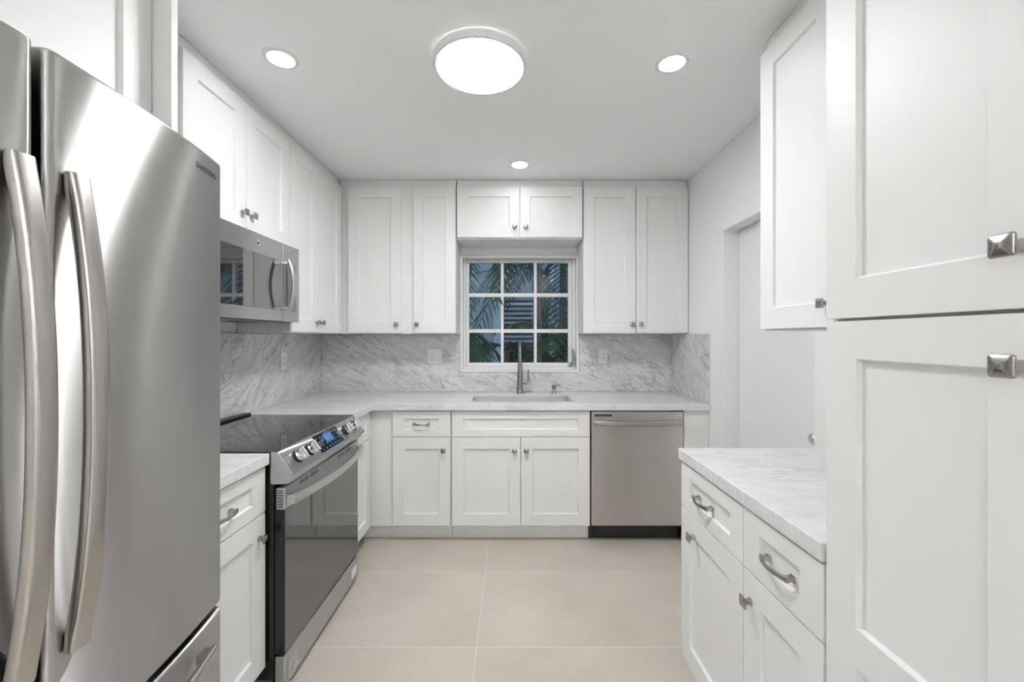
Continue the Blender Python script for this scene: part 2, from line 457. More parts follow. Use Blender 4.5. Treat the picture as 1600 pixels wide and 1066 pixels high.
# ------------------------------------------------------------------ room shell
b = MB(); b.box(XL - 0.15, 2.2, YF - 0.15, YB + 0.14, -0.12, 0.0)
struct(b.build('floor', M['tile']), 'floor of large beige porcelain tiles with pale grout')
b = MB(); b.box(XL - 0.15, 2.2, YF - 0.15, YB + 0.14, CEIL + 0.001, CEIL + 0.15)
struct(b.build('ceiling', M['ceiling']), 'smooth white ceiling')
b = MB(); b.box(XL - 0.15, XL, YF - 0.15, YB + 0.14, 0.001, CEIL)
struct(b.build('wall_left', M['wall']), 'white wall behind the range and refrigerator')
WX0, WX1, WZ0, WZ1 = -0.399, 0.522, 1.089, 1.996       # window opening
b = MB(); b.grid([XL + 0.001, WX0, WX1, 2.2], [0.001, WZ0, WZ1, CEIL], lambda i, j: not (i == 1 and j == 1), YB, YB + 0.14, 'xz')
struct(b.build('wall_back', M['wall'], bevel=0.004), 'white wall with the window over the sink')
DY0, DY1, DZ = 1.794, 2.565, 2.008                     # door recess in the right wall
b = MB(); b.grid([YF, DY0, DY1, YB - 0.001], [0.001, DZ, CEIL], lambda i, j: not (i == 1 and j == 0), XR, XR + 0.12, 'yz')
struct(b.build('wall_right', M['wall'], bevel=0.004), 'white wall with a recessed door')
b = MB(); b.box(XL + 0.001, XR - 0.001, YF - 0.12, YF, 0.001, CEIL)
struct(b.build('wall_front', M['wall']), 'white wall behind the camera')
# recessed white slab door with its knob
door = MB().box(XR + 0.095, XR + 0.135, DY0 + 0.004, DY1 - 0.004, 0.006, DZ - 0.004).build('door_1', M['trim'], bevel=0.002)
struct(door, 'white flush door set deep in the right wall')
MB().lathe([(0.031, 0), (0.031, 0.004), (0.014, 0.010), (0.011, 0.028), (0.020, 0.034), (0.027, 0.046), (0.026, 0.056), (0.018, 0.064), (0.0, 0.067)],
           (XR + 0.094, DY0 + 0.062, 0.905), (-1, 0, 0)).build('door_knob', M['chrome'], door, smooth=True)
b = MB(); b.box(XR - 0.014, XR - 0.001, DY1 + 0.002, 2.729, 0.002, 0.10)
struct(b.build('baseboard_right', M['trim'], bevel=0.003))

# ------------------------------------------------------------------ window
win = empty('window_1', 'white nine-pane window over the sink', 'window', (0, YB + 0.09, WZ0))
del win['category']; win['kind'] = 'structure'
def wl(mb): return mb      # window children are built in the window's own frame
oy, oz = YB + 0.09, WZ0
gx0, gx1, gz0, gz1 = -0.354, 0.4635, 1.144, 1.969
b = MB()
b.grid([WX0 + 0.001, -0.380, 0.492, WX1 - 0.001], [WZ0 + 0.001 - oz, 1.112 - oz, 1.990 - oz, WZ1 - 0.001 - oz], lambda i, j: not (i == 1 and j == 1), -0.018, 0.045, 'xz')
b.build('window_frame', M['window_white'], win, bevel=0.003)
b = MB()
b.grid([-0.379, gx0, gx1, 0.491], [1.113 - oz, gz0 - oz, gz1 - oz, 1.989 - oz], lambda i, j: not (i == 1 and j == 1), -0.006, 0.034, 'xz')
b.build('window_sash', M['window_white'], win, bevel=0.003)
b = MB()
k = 3.45 / F
for px in (784.7, 836.6):
    x = (px - 800) * k
    b.box(x - 0.0115, x + 0.0115, -0.002, 0.028, gz0 - oz - 0.001, gz1 - oz + 0.001)
for py in (461, 517.3):
    z = 1.355 - (py - 527) * k - oz
    b.box(gx0 - 0.001, gx1 + 0.001, -0.001, 0.027, z - 0.015, z + 0.015)
b.build('window_muntins', M['window_white'], win, bevel=0.002)
b = MB(); b.box(gx0 - 0.004, gx1 + 0.004, 0.011, 0.015, gz0 - oz - 0.004, gz1 - oz + 0.004)
b.build('window_pane', M['glass'], win)
# crank lever at the right jamb
b = MB()
b.box(0.462, 0.512, -0.030, -0.0185, 1.120 - oz, 1.150 - oz)
b.tube([(0.487, -0.028, 1.136 - oz), (0.498, -0.045, 1.15 - oz), (0.500, -0.052, 1.19 - oz), (0.497, -0.050, 1.235 - oz), (0.491, -0.047, 1.258 - oz)],
       [0.011, 0.012, 0.010, 0.012, 0.009], 10)
b.tube([(0.487, -0.030, 1.134 - oz), (0.462, -0.040, 1.128 - oz)], [0.009, 0.006], 10)
b.build('window_handle', M['lever'], win, smooth=True)
# casing strip around the opening and the sill
b = MB()
b.grid([WX0 - 0.014, WX0 + 0.006, WX1 - 0.006, WX1 + 0.014], [WZ0 - 0.014, WZ0 + 0.006, WZ1 - 0.006, WZ1 + 0.014], lambda i, j: not (i == 1 and j == 1), YB - 0.024, YB - 0.001, 'xz')
struct(b.build('trim_1', M['trim'], bevel=0.003), 'white casing strip around the window')

# ------------------------------------------------------------------ hardware
def sq_ring(c, s, y, r=0.25, n=4):
    """rounded square ring in the xz plane at depth y, half-size s"""
    pts = []
    rr = s * r
    for cx, cz, a0 in ((1, 1, 0), (-1, 1, 90), (-1, -1, 180), (1, -1, 270)):
        for k_ in range(n):
            a = math.radians(a0 + 90 * k_ / (n - 1))
            pts.append((c[0] + cx * (s - rr) + rr * math.cos(a), y, c[1] + cz * (s - rr) + rr * math.sin(a)))
    return pts
def knob(parent, x, z, y=0.0):
    b = MB()
    prof = [(0.0085, 0.0), (0.0085, -0.003), (0.0058, -0.008), (0.0058, -0.013), (0.009, -0.017), (0.0155, -0.021), (0.0155, -0.0235), (0.0140, -0.0255), (0.004, -0.0285)]
    b.loft([sq_ring((x, z), s, y - 0.0003 + h) for s, h in prof])
    return b.build('knob', M['nickel'], parent, smooth=True)
def pull(parent, x, z, y=0.0, half=0.053):
    """bow pull: two square flared feet and a slim arched bar"""
    b = MB()
    for s in (-1, 1):
        cx = x + s * (half - 0.006)
        b.loft([sq_ring((cx, z), q, y - 0.0003 + h) for q, h in ((0.0085, 0), (0.0085, -0.003), (0.0060, -0.008), (0.0060, -0.017), (0.0075, -0.023))])
    rings = []
    n = 20
    for i in range(n + 1):
        t = -1 + 2 * i / n
        X = x + t * (half + 0.002)
        Y = y - 0.019 - 0.015 * (1 - t * t)
        hh = 0.0078 - 0.0028 * (1 - t * t)
        rings.append([(X, Y + 0.0035, z - hh), (X, Y + 0.0035, z + hh), (X, Y - 0.0015, z + hh), (X, Y - 0.0040, z + hh * 0.35), (X, Y - 0.0040, z - hh * 0.35), (X, Y - 0.0015, z - hh)])
    b.loft(rings)
    return b.build('pull_handle', M['nickel'], parent, bevel=0.0008, ang=50)

def front(parent, kind, x0, x1, z0, z1, rail=0.076, kn=None, pl=None, panels=None, vr=None):
    vr = vr or rail
    b = MB()
    b.shaker(x0, x1, z0, z1, panels or [(x0 + rail, x1 - rail, z0 + vr, z1 - vr)])
    o = b.build(kind, M['cabinet'], parent, bevel=0.0012, ang=50)
    if kn: knob(o, kn[0], kn[1])
    if pl: pull(o, pl[0], pl[1], 0.008)
    return o

def base_cabinet(label, loc, rz, W, D=0.60, group=None, open_top=False, toe_x=None):
    root = empty('base_cabinet', label, 'cabinet', (loc[0], loc[1], 0), rz, group)
    b = MB()
    x0, x1, y0 = 0.0005, W - 0.0005, 0.0215
    if open_top:
        b.box(x0, x0 + 0.018, y0, D, 0.105, CB - 0.002); b.box(x1 - 0.018, x1, y0, D, 0.105, CB - 0.002)
        b.box(x0 + 0.018, x1 - 0.018, y0, D, 0.105, 0.123)
        b.box(x0 + 0.018, x1 - 0.018, D - 0.012, D, 0.123, CB - 0.002)
        b.box(x0 + 0.018, x1 - 0.018, y0, y0 + 0.02, 0.64, CB - 0.002)
        b.box(W / 2 - 0.03, W / 2 + 0.03, y0, y0 + 0.02, 0.123, 0.64)
        b.box(x0 + 0.018, x1 - 0.018, y0 + 0.002, y0 + 0.004, 0.123, 0.64)
    else:
        b.box(x0, x1, y0, D, 0.105, CB - 0.002)
    b.build('carcass', M['cabinet'], root)
    tx = toe_x or (x0, x1)
    MB().box(tx[0], tx[1], 0.078, 0.096, 0.001, 0.1045).build('toe_kick', M['cabinet'], root, bevel=0.001)
    return root

def upper_cabinet(label, loc, rz, W, z0, z1, D=0.308, group=None, crown=True, depth_front=0.0215):
    root = empty('wall_cabinet', label, 'cabinet', (loc[0], loc[1], 0), rz, group)
    MB().box(0.0005, W - 0.0005, depth_front, D, z0 - 0.004, z1).build('carcass', M['cabinet'], root, bevel=0.001)
    if crown:
        MB().box(0.0005, W - 0.0005, depth_front + 0.004, depth_front + 0.022, z1 + 0.0005, CEIL - 0.001).build('crown_filler', M['cabinet'], root, bevel=0.001)
    return root

# ------------------------------------------------------------------ window-wall base run (faces at y = 2.752)
FY = 2.752
c = base_cabinet('white base cabinet with one drawer and one door, left of the sink base', (-0.786, FY), BACK, 0.3835, toe_x=(-0.26, 0.383))
MB().box(-0.19, -0.0005, 0.0215, 0.04, 0.1055, CB - 0.002).build('corner_filler', M['cabinet'], c, bevel=0.001)
front(c, 'drawer', 0.0015, 0.381, DR + 0.002, DT, rail=0.075, vr=0.048, pl=(0.190, 0.7835))
front(c, 'door', 0.0015, 0.381, DB, DR - 0.002, kn=(0.338, 0.613))
c = base_cabinet('wide white sink base cabinet with two doors below the sink', (-0.401, FY), BACK, 0.9165, open_top=True)
front(c, 'false_drawer_front', 0.008, 0.912, DR + 0.002, DT, rail=0.075, vr=0.048)
front(c, 'door', 0.008, 0.456, DB, DR - 0.002, kn=(0.418, 0.613))
front(c, 'door', 0.461, 0.912, DB, DR - 0.002, kn=(0.494, 0.613))
p = MB().box(1.131, 1.290, FY + 0.002, FY + 0.021, 0.001, CB - 0.001).build('filler_panel', M['cabinet'], bevel=0.001)
tag(p, 'narrow white filler panel between dishwasher and right wall', 'panel')

# ------------------------------------------------------------------ left base run (faces at x = -0.926)
FX = -0.926
c = base_cabinet('white drawer and door base cabinet between refrigerator and range', (FX, 1.118), LEFT, 0.457)
front(c, 'drawer', 0.0015, 0.4555, DR + 0.002, DT, rail=0.075, vr=0.048, pl=(0.224, 0.778))
front(c, 'door', 0.0015, 0.4555, DB, DR - 0.002, kn=(0.416, 0.617))
c = base_cabinet('narrow white corner base cabinet between range and window wall', (FX, 2.346), LEFT, 0.400)
front(c, 'drawer', 0.012, 0.382, DR + 0.002, DT, rail=0.07, vr=0.048, pl=(0.19, 0.778))
front(c, 'door', 0.012, 0.382, DB, DR - 0.002, rail=0.072, kn=(0.05, 0.617))

# ------------------------------------------------------------------ right base run (faces at x = 0.664), far end first
RX = 0.664
c = base_cabinet('white base cabinet with two drawers and two doors under the short marble top', (RX, 1.645), RIGHT, 0.755, D=0.622)
front(c, 'drawer', 0.002, 0.4395, DR + 0.002, DT, rail=0.074, vr=0.048, pl=(0.190, 0.778))
front(c, 'drawer', 0.443, 0.7515, DR + 0.002, DT, rail=0.076, vr=0.048, pl=(0.597, 0.778))
front(c, 'door', 0.002, 0.4395, DB, DR - 0.002, rail=0.077, kn=(0.118, 0.625))
front(c, 'door', 0.443, 0.7515, DB, DR - 0.002, rail=0.077, kn=(0.480, 0.620))

# ------------------------------------------------------------------ pantry
pn = empty('pantry_cabinet', 'tall white pantry cabinet with two stacked pairs of doors, nearest on the right', 'cabinet', (RX, 0.888, 0), RIGHT)
MB().box(0.0005, 0.762, 0.0215, 0.622, 0.105, UT).build('carcass', M['cabinet'], pn, bevel=0.001)
MB().box(0.0005, 0.762, 0.08, 0.10, 0.001, 0.1045).build('toe_kick', M['cabinet'], pn)
MB().box(0.0005, 0.762, 0.026, 0.044, UT + 0.0005, CEIL - 0.001).build('crown_filler', M['cabinet'], pn)
for x0, x1, kx in ((0.0015, 0.3785, 0.339), (0.3835, 0.7605, 0.422)):
    front(pn, 'door', x0, x1, 1.3925, 2.453, rail=0.0765, kn=(kx, 1.475))
    front(pn, 'door', x0, x1, DB, 1.3865, rail=0.0765, kn=(kx, 1.317),
          panels=[(x0 + 0.0765, x1 - 0.0765, DB + 0.0765, 0.716), (x0 + 0.0765, x1 - 0.0765, 0.792, 1.312)])

# ------------------------------------------------------------------ wall cabinets
UY = 3.06
uc = upper_cabinet('white wall cabinet with two separate doors, left of the window', (-1.221, UY), BACK, 0.8105, UB, UT)
MB().box(-0.09, -0.0005, 0.0215, 0.04, UB - 0.004, UT).build('corner_filler', M['cabinet'], uc)
MB().box(-0.12, -0.0005, 0.0255, 0.0435, UT + 0.0005, CEIL - 0.001).build('crown_filler', M['cabinet'], uc)
front(uc, 'door', 0.024, 0.412, UB + 0.003, 2.4525, rail=0.078, kn=(0.381, 1.449))
front(uc, 'door', 0.500, 0.8075, UB + 0.003, 2.4525, rail=0.072, kn=(0.530, 1.449))
uc = upper_cabinet('short white two-door wall cabinet above the window', (-0.405, UY), BACK, 0.9225, 2.079, UT)
front(uc, 'door', 0.003, 0.457, 2.084, 2.4525, rail=0.072, vr=0.070, kn=(0.425, 2.158))
front(uc, 'door', 0.465, 0.9195, 2.084, 2.4525, rail=0.072, vr=0.070, kn=(0.505, 2.158))
uc = upper_cabinet('white two-door wall cabinet right of the window', (0.5225, UY), BACK, 0.7665, UB, UT)
front(uc, 'door', 0.003, 0.3805, UB + 0.003, 2.4525, rail=0.076, kn=(0.351, 1.449))
front(uc, 'door', 0.3850, 0.7635, UB + 0.003, 2.4525, rail=0.076, kn=(0.415, 1.449))
UX = -1.243
uc = upper_cabinet('tall narrow two-door white wall cabinet in the left corner', (UX, 2.3475), LEFT, 0.711, UB, UT, D=0.299)
front(uc, 'door', 0.003, 0.345, UB + 0.003, 2.4525, rail=0.076, kn=(0.311, 1.449))
front(uc, 'door', 0.349, 0.7075, UB + 0.003, 2.4525, rail=0.076, kn=(0.383, 1.449))
uc = upper_cabinet('white two-door wall cabinet directly above the microwave', (UX, 1.581), LEFT, 0.765, 1.846, UT, D=0.299)
front(uc, 'door', 0.003, 0.3805, 1.850, 2.4525, rail=0.076, kn=(0.350, 1.932))
front(uc, 'door', 0.3840, 0.7620, 1.850, 2.4525, rail=0.076, kn=(0.417, 1.932))
uc = upper_cabinet('white wall cabinet beside the refrigerator panel, before the microwave', (UX, 1.0725), LEFT, 0.5075, UB, UT, D=0.299)
front(uc, 'door', 0.010, 0.480, UB + 0.003, 2.4525, rail=0.076, kn=(0.05, 1.449))
uc = upper_cabinet('white wall cabinet above the short marble counter, beside the pantry', (0.970, 1.639), RIGHT, 0.749, UB, UT, D=0.320)
front(uc, 'door', 0.001, 0.3765, UB + 0.003, 2.4525, rail=0.078, kn=(0.347, 1.460))
front(uc, 'door', 0.3805, 0.7460, UB + 0.003, 2.4525, rail=0.078, kn=(0.411, 1.460))
# over-refrigerator cabinet and the refrigerator side panel
fc = empty('wall_cabinet', 'deep white cabinet above the refrigerator', 'cabinet', (-0.900, 0.150, 0), LEFT)
MB().box(0.0005, 0.898, 0.0215, 0.640, 1.836, UT).build('carcass', M['cabinet'], fc, bevel=0.001)
MB().box(0.0005, 0.898, 0.026, 0.044, UT + 0.0005, CEIL - 0.001).build('crown_filler', M['cabinet'], fc)
front(fc, 'door', 0.003, 0.446, 1.840, 2.4525, rail=0.076, kn=(0.415, 1.93))
front(fc, 'door', 0.450, 0.897, 1.840, 2.4525, rail=0.076, kn=(0.481, 1.93))
p = MB().box(XL + 0.002, -0.853, 1.050, 1.070, 0.001, CEIL - 0.001).build('refrigerator_side_panel', M['cabinet'], bevel=0.001)
tag(p, 'full height white end panel on the range side of the refrigerator', 'panel')

# ------------------------------------------------------------------ countertops
SX0, SX1, SY0, SY1 = -0.285, 0.415, 2.855, 3.195
b = MB()
TH = CT - 0.020                                   # the slab itself is thin; its front edge is built down
xs = [XL + 0.002, -0.905, SX0 - 0.03, SX0, SX1, SX1 + 0.03, XR - 0.002]
ys = [2.3465, 2.730, SY0 - 0.03, SY0, SY1, SY1 + 0.03, YB - 0.002]
def low(i, j):
    if not (0 <= i < 6 and 0 <= j < 6) or (j == 0 and i > 0) or (i == 3 and j == 3): return None
    return TH if 2 <= i <= 4 and 2 <= j <= 4 else CB
vc = {}
def vv(i, j, z):
    if (i, j, z) not in vc: vc[(i, j, z)] = b.bm.verts.new((xs[i], ys[j], z))
    return vc[(i, j, z)]
for i in range(6):
    for j in range(6):
        h = low(i, j)
        if h is None: continue
        for z in (h, CT): b.bm.faces.new([vv(i, j, z), vv(i+1, j, z), vv(i+1, j+1, z), vv(i, j+1, z)])
        for di, dj, p, q in ((-1, 0, (i, j), (i, j+1)), (1, 0, (i+1, j), (i+1, j+1)), (0, -1, (i, j), (i+1, j)), (0, 1, (i, j+1), (i+1, j+1))):
            k_ = low(i + di, j + dj)
            if k_ is None: b.bm.faces.new([vv(*p, h), vv(*q, h), vv(*q, CT), vv(*p, CT)])
            elif k_ > h: b.bm.faces.new([vv(*p, h), vv(*q, h), vv(*q, k_), vv(*p, k_)])
o = b.build('marble_countertop', M['counter'], bevel=0.003)
tag(o, 'long corner marble countertop holding the sink under the window', 'countertop')
o = MB().box(XL + 0.002, -0.9125, 1.072, 1.5785, CB, CT).build('marble_countertop', M['counter'], bevel=0.003)
tag(o, 'small marble countertop between refrigerator and range', 'countertop')
o = MB().box(0.656, XR - 0.002, 0.890, 1.655, CB, CT).build('marble_countertop', M['counter'], bevel=0.003)
tag(o, 'short marble countertop beside the pantry on the right', 'countertop')

# ------------------------------------------------------------------ backsplash slabs
ST = UB - 0.006
b = MB(); b.grid([XL + 0.022, WX0 - 0.016, WX1 + 0.016, XR - 0.022], [CT + 0.001, WZ0 - 0.016, ST], lambda i, j: not (i == 1 and j == 1), YB - 0.020, YB - 0.001, 'xz')
o = b.build('marble_backsplash', M['splash_back'], bevel=0.001); tag(o, 'grey veined marble backsplash on the window wall', 'backsplash')
o = MB().box(XL + 0.002, XL + 0.0205, 1.072, YB - 0.0005, CT + 0.001, ST).build('marble_backsplash', M['splash_left'], bevel=0.001)
tag(o, 'grey veined marble backsplash behind the range', 'backsplash')
o = MB().box(XR - 0.021, XR - 0.002, 2.740, YB - 0.0005, CT + 0.001, ST).build('marble_backsplash', M['splash_right'], bevel=0.001)
tag(o, 'short grey marble side splash on the right wall beside the sink counter', 'backsplash')

# ------------------------------------------------------------------ sink, faucet, soap dispenser
sk = empty('kitchen_sink', 'undermount stainless steel sink below the window', 'sink', ((SX0 + SX1) / 2, (SY0 + SY1) / 2, 0.68))
def rrect(hx, hy, z, r=0.02, n=5):
    pts = []
    for sx_, sy_, a0 in ((1, 1, 0), (-1, 1, 90), (-1, -1, 180), (1, -1, 270)):
        for q in range(n):
            a = math.radians(a0 + 90 * q / (n - 1))
            pts.append((sx_ * (hx - r) + r * math.cos(a), sy_ * (hy - r) + r * math.sin(a), z))
    return pts
hx, hy = (SX1 - SX0) / 2 + 0.002, (SY1 - SY0) / 2 + 0.002
b = MB()
zt = TH - 0.001 - 0.68
b.loft([rrect(hx + 0.016, hy + 0.016, zt), rrect(hx, hy, zt), rrect(hx - 0.002, hy - 0.002, 0.03, 0.02), rrect(hx - 0.02, hy - 0.02, 0.006, 0.02), rrect(0.03, 0.03, 0.001, 0.02)], cap=False)
b.bm.faces.new(list(b.bm.verts)[-20:])
o = b.build('basin', mat('satin_sink_steel', (0.86, 0.84, 0.82), 0.38, 1.0), sk, smooth=True)
sol = o.modifiers.new('thickness', 'SOLIDIFY'); sol.thickness = 0.0015; sol.offset = -1
MB().lathe([(0.045, 0.0022), (0.045, 0.004), (0.036, 0.0045), (0.034, 0.003), (0.0, 0.003)], (0, 0.03, 0.0), n=28).build('drain', M['chrome'], sk, smooth=True)

fx, fy = 0.060, 3.262
fa = empty('faucet', 'tall brushed nickel pull-down faucet behind the sink', 'faucet', (fx, fy, CT))
b = MB()
b.lathe([(0.029, 0.0005), (0.029, 0.006), (0.0265, 0.012), (0.0245, 0.05), (0.020, 0.12), (0.0165, 0.19), (0.0150, 0.215)], (0, 0, 0), n=32)
b.build('faucet_body', M['faucet'], fa, smooth=True)
b = MB()
path = [(0, 0, 0.214)]
path += [(0, 0, 0.27), (0, 0, 0.31)]
R_ = 0.078
for i in range(1, 13):
    a = PI * i / 13
    path.append((0, -R_ + R_ * math.cos(a), 0.315 + 0.075 * math.sin(a)))
path += [(0, -2 * R_ - 0.002, 0.305)]
rad = [0.0135] * 3 + [0.0125 - 0.0045 * (i / 13) for i in range(1, 14)]
b.tube(path, rad, 20)
b.build('spout', M['faucet'], fa, smooth=True)
b = MB()
b.lathe([(0.0085, 0.318), (0.0095, 0.300), (0.0125, 0.265), (0.0145, 0.232), (0.0140, 0.230), (0.0150, 0.228), (0.0190, 0.175), (0.0205, 0.150), (0.0205, 0.146)], (0, -2 * R_, 0), n=28)
b.build('spray_head', M['faucet'], fa, smooth=True)
MB().lathe([(0.0175, 0.1458), (0.0175, 0.1435), (0.010, 0.1435)], (0, -2 * R_, 0), n=24).build('nozzle_ring', M['black_matte'], fa, smooth=True)
b = MB()
b.tube([(0.012, 0, 0.088), (0.058, -0.002, 0.088)], [0.0125, 0.0115], 20)
b.tube([(0.052, -0.002, 0.086), (0.066, -0.004, 0.100), (0.0675, -0.006, 0.125), (0.0670, -0.008, 0.182)], [0.0105, 0.0085, 0.0065, 0.0062], 16)
b.build('handle', M['faucet'], fa, smooth=True)
so = empty('soap_dispenser', 'small brushed nickel soap dispenser right of the faucet', 'soap dispenser', (0.327, 3.262, CT))
MB().lathe([(0.024, 0.0005), (0.024, 0.004), (0.020, 0.010), (0.012, 0.022), (0.0105, 0.032)], n=24).build('base', M['faucet'], so, smooth=True)
b = MB(); b.lathe([(0.012, 0.0322), (0.0165, 0.038), (0.019, 0.052), (0.017, 0.062), (0.010, 0.066)], n=24)
b.tube([(0.005, 0, 0.055), (0.020, -0.002, 0.068), (0.034, -0.005, 0.070), (0.046, -0.008, 0.062), (0.050, -0.009, 0.052)], [0.009, 0.0075, 0.006, 0.005, 0.0045], 12)
b.build('pump_head', M['faucet'], so, smooth=True)

# ------------------------------------------------------------------ outlets and switches
def plate(label, loc, rz, devices, wd):
    root = empty('wall_outlet', label, 'outlet', loc, rz)
    MB().box(-wd / 2, wd / 2, -0.006, -0.0005, -0.058, 0.058).build('cover_plate', M['plastic'], root, bevel=0.0025)
    for x, kind in devices:
        if kind == 'switch':
            MB().prism([(-0.0062, -0.032), (-0.0105, -0.030), (-0.0072, 0.0), (-0.0085, 0.031), (-0.0062, 0.032)], 'x', x - 0.0165, x + 0.0165).build('rocker_switch', M['plastic'], root, bevel=0.0008)
        else:
            r = MB().box(x - 0.0165, x + 0.0165, -0.0088, -0.0062, -0.033, 0.033).build('receptacle', M['plastic'], root, bevel=0.001)
            b = MB()
            for z in (-0.018, 0.018):
                b.box(x - 0.0075, x - 0.0050, -0.0094, -0.0089, z - 0.001, z + 0.008)
                b.box(x + 0.0045, x + 0.0070, -0.0094, -0.0089, z - 0.001, z + 0.007)
                b.lathe([(0.0024, 0), (0.0024, 0.0005)], (x, -0.0089, z - 0.008), (0, -1, 0), n=12)
            b.build('slots', M['slot'], r)
zo = 1.355 - (557 - 527) * 3.35 / F
plate('double white wall plate with a receptacle and a rocker switch, left of window', ((679.7 - 800) * 3.35 / F, YB - 0.021, zo), BACK, ((-0.024, 'outlet'), (0.024, 'switch')), 0.116)
plate('single white wall outlet on the splash right of the window', ((942 - 800) * 3.35 / F, YB - 0.021, zo), BACK, ((0, 'outlet'),), 0.072)
plate('white wall outlet on the left splash between range and corner', (XL + 0.0215, 2.79, 1.355 - 36.5 * 2.79 / F), LEFT, ((0, 'outlet'),), 0.072)

# ------------------------------------------------------------------ dishwasher
dw = empty('dishwasher', 'stainless steel dishwasher with a black kick plate', 'dishwasher', (0.5165, FY - 0.004, 0))
W = 0.6125
MB().box(0.004, W - 0.004, 0.03, 0.585, 0.10, 0.870).build('tub_body', M['black_matte'], dw)
b = MB()
rings = []
b.prism([(0.0045, 0.026), (0.0045, 0.004), (0.0075, 0.0), (W - 0.0075, 0.0), (W - 0.0045, 0.004), (W - 0.0045, 0.026)], 'z', 0.119, 0.866)
dr = b.build('door', M['steel'], dw, bevel=0.0015)
MB().box(0.022, 0.138, -0.0008, 0.0003, 0.835, 0.849).build('control_slot', M['black_matte'], dr)
b = MB()
for i in range(7): b.box(0.030 + i * 0.014, 0.037 + i * 0.014, -0.0013, -0.0009, 0.840, 0.844)
b.build('indicator_marks', M['lever'], dr)
b = MB(); rings = []
for i in range(25):
    t = -1 + 2 * i / 24
    X = 0.306 + t * 0.288; Y = -0.026 - 0.020 * (1 - t * t); Z = 0.799 - 0.006 * (1 - t * t)
    rings.append([(X, Y + 0.007, Z - 0.015), (X, Y + 0.007, Z + 0.015), (X, Y - 0.002, Z + 0.016), (X, Y - 0.008, Z + 0.010), (X, Y - 0.008, Z - 0.010), (X, Y - 0.002, Z - 0.016)])
b.loft(rings)
for s in (-1, 1): b.box(0.306 + s * 0.275 - 0.010, 0.306 + s * 0.275 + 0.010, -0.024, -0.0005, 0.788, 0.812)
b.build('handle', M['handle_steel'], dr, bevel=0.002)
kp = MB().box(0.001, 0.6095, 0.080, 0.084, 0.001, 0.115).build('kick_plate', M['black_matte'], dw, bevel=0.001)
b = MB()
for x in (0.035, 0.565):
    b = MB()
    b.box(x - 0.004, x + 0.004, 0.076, 0.0795, 0.05, 0.105)
    b.lathe([(0.008, 0), (0.008, 0.004)], (x, 0.0795, 0.045), (0, -1, 0), n=14)
    b.build('kick_bracket', M['black'], kp)

# ------------------------------------------------------------------ range (local x along +Y, local y into the wall)
rg = empty('electric_range', 'slide-in stainless electric range with black glass oven door', 'range', (-0.862, 1.583, 0), LEFT)
RW = 0.758
MB().box(0.004, RW - 0.004, 0.040, 0.640, 0.055, 0.895).build('oven_body', M['black'], rg, bevel=0.003)
ck = MB().box(0.001, RW - 0.001, 0.024, 0.630, 0.9190, 0.9225).build('glass_cooktop', M['black_glass'], rg, bevel=0.0015)
MB().box(0.003, RW - 0.003, 0.030, 0.640, 0.8955, 0.9185).build('cooktop_frame', M['black'], rg)
MB().box(0.004, RW - 0.004, 0.590, 0.638, 0.9228, 0.934).build('rear_trim', M['black_matte'], rg, bevel=0.004)
burner = mat('burner_print', (0.08, 0.08, 0.08), 0.3)
for cx, cy, r in ((0.19, 0.20, 0.115), (0.19, 0.45, 0.08), (0.56, 0.20, 0.10), (0.56, 0.45, 0.08)):
    b = MB()
    for rr in (r,):
        n = 48
        for i in range(n):
            a0, a1 = 2*PI*i/n, 2*PI*(i+1)/n
            q = [b.bm.verts.new((cx + R * math.cos(a), cy + R * math.sin(a), 0.92265)) for R, a in ((rr, a0), (rr, a1), (rr - 0.0015, a1), (rr - 0.0015, a0))]
            b.bm.faces.new(q)
    b.build('burner_ring', burner, ck)
# slanted control fascia: profile in (local y, z)
TF = (0.0235, 0.9205); BF = (-0.033, 0.838)
b = MB(); b.prism([(0.052, 0.9215), TF, BF, (-0.033, 0.822), (-0.018, 0.800), (0.040, 0.797), (0.052, 0.80)], 'x', 0.0, RW)
cp = b.build('control_panel', M['range_steel'], rg, bevel=0.003)
du = Vector((0, BF[0] - TF[0], BF[1] - TF[1])).normalized()
nn = Vector((0, du.z, -du.y))
if nn.y > 0: nn = -nn
def fas(x, s, h=0.0):
    L = math.hypot(BF[0] - TF[0], BF[1] - TF[1])
    p = Vector((x, TF[0], TF[1])) + du * (s * L) + nn * h
    return p
for kx in (0.090, 0.190, 0.568, 0.668):
    base = fas(kx, 0.52, 0.0003)
    kb = MB().lathe([(0.0275, 0), (0.0275, 0.005), (0.0255, 0.006), (0.0255, 0.013)], base, nn, n=32).build('control_knob', M['black'], cp, smooth=True)
    b = MB(); b.lathe([(0.0262, 0.0132), (0.0262, 0.030), (0.0242, 0.033), (0.0, 0.0332)], base, nn, n=36)
    # grip bar across the cap
    g = base + nn * 0.0330
    side = Vector((1, 0, 0))
    r4 = []
    for h, hw, hl in ((0.0, 0.0065, 0.0242), (0.008, 0.0055, 0.0235), (0.010, 0.004, 0.021)):
        cc = g + nn * h
        r4.append([cc + side * hw + du * hl, cc - side * hw + du * hl, cc - side * hw - du * hl, cc + side * hw - du * hl])
    b.loft(r4)
    b.build('knob_cap', M['chrome'], kb, smooth=True)
def quad_on(b, x0, x1, s0, s1, h):
    b.bm.faces.new([b.bm.verts.new(fas(*q)) for q in ((x0, s0, h), (x1, s0, h), (x1, s1, h), (x0, s1, h))])
b = MB(); b.loft([[fas(0.262, 0.08, h), fas(0.500, 0.08, h), fas(0.500, 0.92, h), fas(0.262, 0.92, h)] for h in (0.0002, 0.0012)])
dp = b.build('display_screen', M['display_base'], cp)
b = MB()
quad_on(b, 0.345, 0.425, 0.18, 0.60, 0.0014)
b.build('lit_display', M['display'], dp)
b = MB()
random.seed(3)
